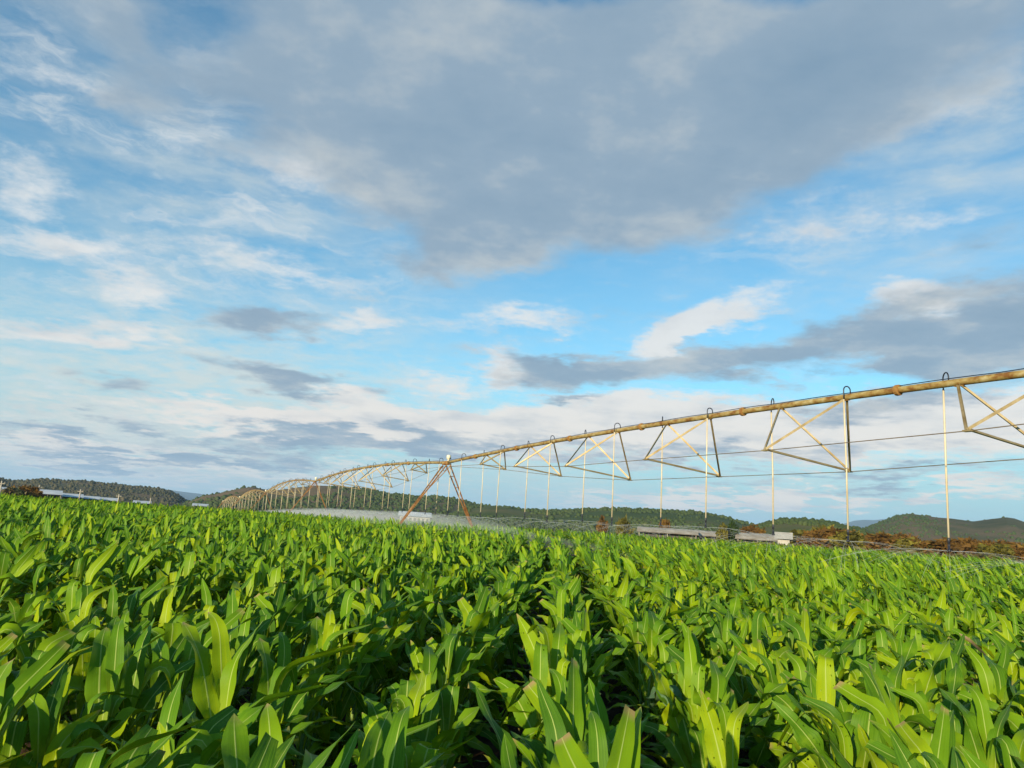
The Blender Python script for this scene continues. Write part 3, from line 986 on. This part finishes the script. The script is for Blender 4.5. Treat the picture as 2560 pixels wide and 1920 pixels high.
def tower(u, label):
    base = T1 + PD * u
    gz = float(ground_z(base.x, base.y))
    top = tower_h(u) - gz
    root = empty('drive_tower', (base.x, base.y, gz))
    tag(root, label, 'irrigator tower', 'wheeled towers of the irrigation machine')
    ang = math.atan2(PD.y, PD.x)
    beam_z = 0.78
    feet = {-1: -2.95, 1: 2.25}
    for s, lat in feet.items():
        for e in (-1, 1):
            head = PD * (0.42 * e) + PN * (0.10 * s) + Vector((0, 0, top - 0.14))
            foot = PD * (0.16 * e) + PN * lat + Vector((0, 0, beam_z))
            MB().angle(head, foot, 0.064, 0.011, tuple(PD * e)).build('leg', M['rust'], root)
        for t in (0.16, 0.32, 0.48, 0.64, 0.78):
            a = [PD * (e * (0.42 + (0.16 - 0.42) * t)) + PN * (0.10 * s + (lat - 0.10 * s) * t) + Vector((0, 0, top - 0.14 + (beam_z - top + 0.14) * t)) for e in (-1, 1)]
            MB().tube(a, 0.022, 6).build('rung', M['rust'], root)
        # gusset plate low on the leg pair
        t0, t1 = 0.60, 0.97
        q = []
        for t in (t0, t1):
            for e in (-1, 1):
                q.append(PD * (e * (0.43 + (0.17 - 0.43) * t)) + PN * (0.10 * s + (lat - 0.10 * s) * t) + Vector((0, 0, top - 0.14 + (beam_z - top + 0.14) * t)) + PN * 0.03 * s)
        b = MB()
        off = PN * 0.012 * s
        b.v = q + [p + off for p in q]
        b.f = [(0, 1, 3, 2), (4, 6, 7, 5), (0, 4, 5, 1), (2, 3, 7, 6), (0, 2, 6, 4), (1, 5, 7, 3)]
        if s < 0:
            pass
        b.build('gusset_plate', M['rust'], root)
        # wheel
        wc = PN * (lat + 0.15 * s) + Vector((0, 0, 0.60)) - PD * 0.35
        gzz = float(ground_z((base + wc).x, (base + wc).y)) - gz
        wc.z += gzz
        wh = MB().tube([wc - PD * 0.05, wc + PD * 0.05], 0.10, 10).build('wheel', M['rust'], root, True)
        ty = MB()
        ring = []
        for k in range(29):
            w = 2 * math.pi * k / 28
            ring.append(wc + (PN * math.cos(w) + Vector((0, 0, 1)) * math.sin(w)) * 0.47)
        ty.tube(ring, 0.13, 8, caps=False).build('tyre', M['tyre'], wh, True)
        rim = MB().tube([wc - PD * 0.09, wc - PD * 0.08, wc + PD * .08, wc + PD * 0.09], [0.30, .36, .36, .30], 20)
        rim.build('rim', M['rust'], wh, True)
        MB().box(wc + PD * 0.30 + Vector((0, 0, 0.02)), 0.34, 0.28, 0.30, ang).build('gearbox', M['rust'], root)
    MB().profile(PN * -2.95 + Vector((0, 0, beam_z)), PN * 2.25 + Vector((0, 0, beam_z)), [(-.07, -.09), (.07, -.09), (.07, .09), (-.07, .09)]).build('base_beam', M['rust'], root)
    for e in (-1, 1):
        MB().angle(PD * 0.05 * e + PN * -1.55 + Vector((0, 0, top * .56)), PD * 0.9 * e + Vector((0, 0, top - 0.2)), 0.05, .01).build('brace', M['rust'], root)
    MB().box(Vector((0, 0, top - 0.10)), 1.0, 0.26, 0.05, ang).build('saddle', M['rust'], root)
    c = PD * -0.15 + PN * 0.05 + Vector((0, 0, top))
    MB().tube([c + Vector((0, 0, h)) for h in (.08, .12, .22, .24, .44, .48)], [.10, .07, .07, .14, .135, .09], 14).build('control_cap', M['cap'], root, True)
    dv = PD
    MB().tube([Vector((0, 0, top)) + dv * q for q in (-.30, -.26, -.12, -.02, .10, .2, .27, .30)], [.09, .12, .12, .10, .10, .125, .125, .09], 14).build('pipe_joint', M['flange'], root, True)
    ho = [Vector((0, 0, top)) + PD * (.5 - w * .09) + PN * -.12 + Vector((0, 0, -.25 - .28 * math.sin(math.pi * w / 11))) for w in range(12)]
    MB().tube(ho, .016, 6).build('cable_loop', M['hose'], root, True)

tower_labels = ['rusty wheeled tower at the near end of the long pipe span',
                'rusty orange A-frame tower with ladder legs and cream cap standing in the corn',
                'dark legged A-frame tower, second along the machine from the cream capped one',
                'rusty A-frame tower, third along the machine',
                'rusty A-frame tower between the two smallest arched spans',
                'rusty A-frame tower at the far end of the machine']
for u, lb in zip(TOWER_U[1:], tower_labels[1:]):
    tower(u, lb)
tower(TOWER_U[0], tower_labels[0])

# ------------------------------------------------------------------ water
def water_material():
    mt = bpy.data.materials.new('water_spray')
    mt.use_nodes = True
    nt = mt.node_tree
    nt.nodes.remove(nt.nodes['Principled BSDF'])
    g = Nodes(nt)
    df = g.new('ShaderNodeBsdfDiffuse')
    df.inputs[0].default_value = (0.85, 0.87, 0.88, 1)
    trl = g.new('ShaderNodeBsdfTranslucent')
    trl.inputs[0].default_value = (0.85, 0.87, 0.88, 1)
    tp = g.new('ShaderNodeBsdfTransparent')
    m1, m2 = g.new('ShaderNodeMixShader'), g.new('ShaderNodeMixShader')
    m1.inputs[0].default_value = 0.4
    nt.links.new(df.outputs[0], m1.inputs[1])
    nt.links.new(trl.outputs[0], m1.inputs[2])
    co = g.new('ShaderNodeTexCoord').outputs['Object']
    n = g.noise(co, 26.0, 3.0, 0.7)
    nt.links.new(g.math('MULTIPLY', g.step(n, 0.25, 0.7), 0.25), m2.inputs[0])
    nt.links.new(tp.outputs[0], m2.inputs[1])
    nt.links.new(m1.outputs[0], m2.inputs[2])
    nt.links.new(m2.outputs[0], nt.nodes['Material Output'].inputs[0])
    return mt

M['water'] = water_material()

def spray_mesh(seed):
    r = random.Random(seed)
    b = MB()
    for k in range(30):
        w = 2 * math.pi * k / 30 + r.uniform(-.1, .1)
        long = k % 4 != 0
        reach = r.uniform(1.5, 2.9) if long else r.uniform(.2, .6)
        rise = r.uniform(.015, .05)
        drop = r.uniform(.22, .45) if long else r.uniform(.45, .75)
        path, rs = [], []
        for i in range(11):
            t = i / 10
            q = reach * t
            path.append((math.cos(w) * q, math.sin(w) * q, 4 * rise * t * (1 - t) - drop * t ** 2.4))
            rs.append(0.0018 + 0.0024 * t)
        b.tube(path, rs, 4, caps=False)
    me = bpy.data.meshes.new('water_spray')
    me.from_pydata([tuple(v) for v in b.v], [], b.f)
    me.shade_smooth()
    me.materials.append(M['water'])
    return me

sprays = [spray_mesh(k) for k in range(4)]
for si, nz in enumerate(nozzles[:3]):
    for k, p in enumerate(nz):
        if p.y < 6 or (si == 2 and k % 2):
            continue
        o = mesh_ob('water_spray', None, None, None, data=sprays[(k + si) % 4])
        o.location = p + Vector((0, 0, 0.01))
        o.rotation_euler.z = k * 1.7
        tag(o, 'thin white fan of water falling from a sprinkler onto the corn', 'water spray', 'water sprays below the sprinklers')

def mist():
    """fine droplets hanging under the pipe: one closed, even volume along the machine"""
    a, b = T1 + PD * -21, T1 + PD * 120
    n = 30
    bm = MB()
    path = [a.lerp(b, i / n) for i in range(n + 1)]
    V, Fs = [], []
    for i, p in enumerate(path):
        g0 = float(ground_z(p.x, p.y))
        fade = min(1.0, i / 5, (n - i) / 4)
        wv, ht = 1.0 + 5.0 * fade, g0 + 1.0 + 0.95 * fade + 0.10 * math.sin(i * 2.1)
        for (lat, z) in ((-wv, g0 + .3), (-wv * .8, g0 + .3 + (ht - g0 - .3) * .65), (-wv * .35, ht), (wv * .35, ht), (wv * .8, g0 + .3 + (ht - g0 - .3) * .65), (wv, g0 + .3)):
            q = p + PN * lat
            V.append((q.x, q.y, z))
    m_ = 6
    for i in range(n):
        for k in range(m_):
            Fs.append((i * m_ + k, i * m_ + (k + 1) % m_, (i + 1) * m_ + (k + 1) % m_, (i + 1) * m_ + k))
    Fs.append(tuple(range(m_))[::-1])
    Fs.append(tuple(n * m_ + k for k in range(m_)))
    mt = bpy.data.materials.new('spray_mist')
    mt.use_nodes = True
    nt = mt.node_tree
    nt.nodes.remove(nt.nodes['Principled BSDF'])
    pv = nt.nodes.new('ShaderNodeVolumePrincipled')
    pv.inputs['Color'].default_value = (0.95, 0.96, 0.97, 1)
    pv.inputs['Density'].default_value = 0.030
    pv.inputs['Anisotropy'].default_value = 0.0
    nt.links.new(pv.outputs[0], nt.nodes['Material Output'].inputs['Volume'])
    o = mesh_ob('mist', V, Fs, mt, smooth=False)
    tag(o, 'pale drifting mist of irrigation droplets under the pipe', 'mist', kind='stuff')

mist()

# ------------------------------------------------------------------ far buildings, poles, shrubs
def at(x, y, dist):
    v = ray(x, y)
    k = dist / math.hypot(v[0], v[1])
    return Vector((float(v[0] * k), float(v[1] * k), float(EYE + v[2] * k)))

def roof_shed(x0, x1, ytop, ylow, dist, depth, label, material, seed=0):
    """a long low shed under pale film: two posts rows, dark box as painted shade of the open front, shallow pitched roof"""
    a, b = at(x0, ylow, dist), at(x1, ylow + (x1 - x0) * .064, dist)
    c = at((x0 + x1) / 2, ytop, dist)
    eave = (a.z + b.z) / 2
    gz = float(ground_z((a.x + b.x) / 2, (a.y + b.y) / 2))
    eave = max(eave, gz + 1.6)
    ridge = max(c.z, eave + 0.6)
    along = Vector((b.x - a.x, b.y - a.y, 0))
    Lx = along.length
    along.normalize()
    back = Vector((-along.y, along.x, 0))
    if back.y < 0:
        back = -back
    o3 = Vector((a.x, a.y, gz))
    root = empty('film_roofed_shed', o3)
    tag(root, label, 'shed', 'pale roofed sheds beyond the corn')
    def Q(u, v, z):
        return along * u + back * v + Vector((0, 0, z - gz))
    n = 8
    V, Fs = [], []
    for i in range(2):
        for k in range(n + 1):
            t = k / n
            V.append(Q(-0.4 if i == 0 else Lx + 0.4, depth * t - .3, eave + (ridge - eave) * math.sin(math.pi * t) ** .8))
    for k in range(n):
        Fs.append((k, k + 1, n + 2 + k, n + 1 + k))
    for k in range(len(V)):
        pass
    nv = len(V)
    V += [p - Vector((0, 0, .08)) for p in V]
    Fs += [tuple(q + nv for q in f)[::-1] for f in Fs]
    mesh_ob('roof', V, Fs, material, root)
    MB().box(Q(Lx / 2, depth * .5, (gz + eave) / 2), Lx, depth * .8, eave - gz - .1, math.atan2(along.y, along.x)).build('wall', M['shade_wall'], root)  # solid dark box stands in for the shade under the roof
    for k in range(max(2, int(Lx / 5)) + 1):
        u = Lx * k / max(2, int(Lx / 5))
        MB().tube([Q(u, -.1, gz), Q(u, -.1, eave)], .06, 6).build('post', M['wood'], root)

for k, (x0, x1, yt, yl, lb) in enumerate([
        (-60, 30, 1216, 1226, 'pale film roofed shed behind the first pole of the row'),
        (86, 152, 1224, 1233, 'broad white roofed shed with shade painted dark across its open front beside the brown shrub'),
        (156, 205, 1234, 1241, 'low white roof joined to the broad white roofed shed'),
        (205, 246, 1240, 1246, 'low white roof just past the third pole'),
        (250, 293, 1244, 1250, 'small white roof ending before the fourth pole'),
        (335, 375, 1252, 1257, 'tiny pale roof between the two last poles'),
        (483, 518, 1259, 1264, 'tiny white roof beside the end of the irrigation machine')]):
    roof_shed(x0, x1, yt, yl, 210 + 12 * k, 16, lb, M['sheet'])

for k, (x0, x1, yt, yl, ds, lb) in enumerate([
        (1598, 1740, 1320, 1328, 130, 'long dusty white tunnel roof behind the yellow green tree'),
        (1742, 1842, 1328, 1338, 136, 'dusty white tunnel roof joined to the long tunnel'),
        (1845, 1945, 1334, 1346, 120, 'dusty white tunnel roof before the russet bush on the knoll')]):
    roof_shed(x0, x1, yt, yl, ds, 9, lb, M['sheet_warm'])

def building(x0, x1, ytop, dist, depth, label, n_win, roof_mat='sheet'):
    a, b = at(x0, ytop, dist), at(x1, ytop + (x1 - x0) * .064, dist)
    gz = float(ground_z((a.x + b.x) / 2, (a.y + b.y) / 2))
    top = (a.z + b.z) / 2
    al = Vector((b.x - a.x, b.y - a.y, 0))
    Lx = al.length
    al.normalize()
    bk = Vector((-al.y, al.x, 0))
    root = empty('farm_building', (a.x, a.y, gz))
    tag(root, label, 'building')
    rz = math.atan2(al.y, al.x)
    h = top - gz
    MB().box(al * Lx / 2 + bk * depth / 2 + Vector((0, 0, h / 2)), Lx, depth, h, rz).build('wall', M['wall'], root)
    b_ = MB()
    for u, v, z in ((-.4, -.5, 0), (Lx + .4, -.5, 0), (Lx + .4, depth / 2, .9), (-.4, depth / 2, .9), (-.4, depth + .5, 0), (Lx + .4, depth + .5, 0)):
        b_.v.append(al * u + bk * v + Vector((0, 0, h + .02 + z)))
    b_.f = [(0, 1, 2, 3), (3, 2, 5, 4), (0, 3, 4), (1, 5, 2), (0, 4, 5, 1)]
    b_.build('roof', M[roof_mat], root)
    for k in range(n_win):
        u = Lx * (k + .5) / n_win
        MB().box(al * u - bk * .02 + Vector((0, 0, h * .80)), Lx / n_win * .55, .08, h * .22, rz).build('window', M['shade_wall'], root)

building(1000, 1074, 1289, 150, 8, 'long low white building behind the legs of the orange tower', 7)
building(1944, 1974, 1347, 108, 3, 'small square pale hut at the edge of the corn beside the tunnels', 0, 'wall')

for k, (x, yt, yl) in enumerate([(5, 1202, 1232), (99, 1213, 1226), (202, 1223, 1241), (298, 1235, 1252), (377, 1245, 1262)]):
    dist = 170 + 8 * k
    t = at(x, yt, dist)
    gz = float(ground_z(t.x, t.y))
    root = empty('utility_pole', (t.x, t.y, gz))
    lb = ('weathered pole rising beside the first pale shed', 'weathered pole standing behind the broad white roof', 'weathered pole with crossbar between the two low white roofs',
          'weathered pole just past the small white roof', 'short pale post alone at the edge of the corn')[k]
    tag(root, lb, 'pole', 'poles in a row along the field edge')
    h = t.z - gz
    MB().tube([(0, 0, -.3), (0, 0, h * .5), (0, 0, h)], [.16, .14, .11], 8).build('post', M['wood'], root, True)
    if k < 4:
        MB().box((0, 0, h - .5), 1.1, .1, .1, .3).build('crossbar', M['wood'], root)
        for s in (-.45, .45):
            MB().tube([(s * math.cos(.3), s * math.sin(.3), h - .44), (s * math.cos(.3), s * math.sin(.3), h - .30)], .05, 6).build('insulator', M['wall'], root)

def bush(x, ytop, dist, width_px, material, name, label, cat, group=None, seed=0, flat=.8):
    t = at(x, ytop, dist)
    gz = float(ground_z(t.x, t.y))
    h = max(t.z - gz, 1.4)
    rad = width_px * dist / F_PX / 2
    root = empty(name, (t.x, t.y, gz))
    tag(root, label, cat, group)
    V, Fs, T = clump_mesh(int(40 + 16 * random.random()), 1.0, 0.20, seed, 1.0)
    zc = h * .56
    V = V * np.array([rad / 1.05, rad / 1.05, h * .44 / 1.05]) + np.array([0, 0, zc])
    me = fast_mesh('crown', V, Fs, attr=T, material=material, nper=3)
    o = bpy.data.objects.new('crown', me)
    C.objects.link(o)
    o.parent = root
    b = MB()
    r = random.Random(seed)
    b.tube([(0, 0, -.2), (.05, .02, h * .3), (.1, .05, h * .6)], [h * .035, h * .028, h * .012], 6)
    for k in range(5):
        w = r.uniform(0, 6.28)
        z0 = h * r.uniform(.15, .35)
        b.tube([(0.03, 0, z0), (math.cos(w) * rad * .3, math.sin(w) * rad * .3, z0 + h * .15), (math.cos(w) * rad * .6, math.sin(w) * rad * .6, z0 + h * .32)], [h * .016, h * .011, h * .005], 5)
    b.build('trunk', M['bark'], root, True)

bush(1561, 1288, 120, 36, M['gold_leaves'], 'tree', 'small yellow green tree standing before the green hill', 'tree', seed=1)
bush(1508, 1293, 130, 28, M['rust_leaves'], 'shrub', 'small russet shrub beside the yellow green tree', 'shrub', seed=2)
bush(1664, 1299, 140, 34, M['rust_leaves'], 'shrub', 'low russet shrub above the dusty white tunnel roof', 'shrub', seed=3)
bush(1806, 1308, 120, 30, M['gold_leaves'], 'tree', 'small orange green tree with a dark twin beside it', 'tree', seed=4)
bush(1830, 1306, 122, 30, M['dark_leaves'], 'tree', 'small dark green tree with an orange green twin', 'tree', seed=5)
bush(1884, 1312, 135, 56, M['rust_leaves'], 'shrub', 'russet shrub beside the foot of the dark knoll', 'shrub', seed=6)
bush(70, 1212, 175, 60, M['rust_leaves'], 'shrub', 'brown shrub between the first pale shed and the broad white roof', 'shrub', seed=7)
bush(30, 1218, 172, 50, M['scrub'], 'shrub', 'dull brown scrub bush before the first pale shed', 'shrub', seed=8)
rs_ = random.Random(5)
for k in range(34):
    x = 2010 + k * 18 + rs_.uniform(-9, 9)
    hz = HORIZON + .064 * (x - 1280)
    top = hz - float(np.interp(x, [2000, 2060, 2120, 2170, 2240, 2300, 2400, 2560], [30, 42, 30, 26, 38, 26, 34, 31])) + rs_.uniform(-4, 6)
    mtl = M['rust_leaves'] if k % 3 else M['gold_leaves']
    lb = 'dense russet shrub in the hedge belt below the twin topped hill' if k % 3 else 'yellowish shrub in the russet hedge belt below the twin topped hill'
    bush(x, top, rs_.uniform(112, 150), rs_.uniform(52, 84), mtl, 'shrub', lb, 'shrub', 'russet shrubs of the hedge belt' if k % 3 else 'yellowish shrubs of the hedge belt', seed=20 + k)

def scrub_belt():
    """rough dry growth that nobody could count along the far edge of the field"""
    r = np.random.default_rng(77)
    n = 1500
    az = r.uniform(R(-37), R(38), n)
    dist = r.uniform(0, 1, n) ** 1.4 * 60 + np.interp(az, [R(-41), R(-10), R(10), R(38)], [118, 112, 92, 80])
    V0, F0, T0 = clump_mesh(5, 1.0, .22, 5, .7)
    Vs, Fs, Ts, off = [], [], [], 0
    for a, d in zip(az, dist):
        x, y = math.sin(a) * d, math.cos(a) * d
        s = r.uniform(.8, 1.9)
        w = r.uniform(0, 6.28)
        c, sn = math.cos(w), math.sin(w)
        v = V0[:240] * np.array([s * 1.1, s * 1.1, s * .75])
        v = np.stack([v[:, 0] * c - v[:, 1] * sn + x, v[:, 0] * sn + v[:, 1] * c + y, v[:, 2] + float(ground_z(x, y)) + s * .5], 1)
        Vs.append(v)
        Fs.append(F0[:80] + off)
        Ts.append(np.clip(T0[:240] * .6 + r.uniform(0, .4), 0, 1))
        off += 240
    me = fast_mesh('scrub', np.concatenate(Vs), np.concatenate(Fs), attr=np.concatenate(Ts), material=M['scrub'], nper=3)
    o = bpy.data.objects.new('scrub', me)
    C.objects.link(o)
    tag(o, 'dry brown and green scrub along the far edge of the corn', 'scrub', kind='stuff')

scrub_belt()

# ------------------------------------------------------------------ the air
def haze():
    b = MB().box((0, 5200, 160), 25000, 15000, 340)
    mt = bpy.data.materials.new('haze')
    mt.use_nodes = True
    nt = mt.node_tree
    nt.nodes.remove(nt.nodes['Principled BSDF'])
    pv = nt.nodes.new('ShaderNodeVolumePrincipled')
    pv.inputs['Color'].default_value = (0.48, 0.70, 1.0, 1)
    pv.inputs['Density'].default_value = 0.00009
    nt.links.new(pv.outputs[0], nt.nodes['Material Output'].inputs['Volume'])
    o = b.build('haze', mt)
    tag(o, 'pale blue evening haze over the valley and far mountains', 'haze', kind='stuff')

haze()
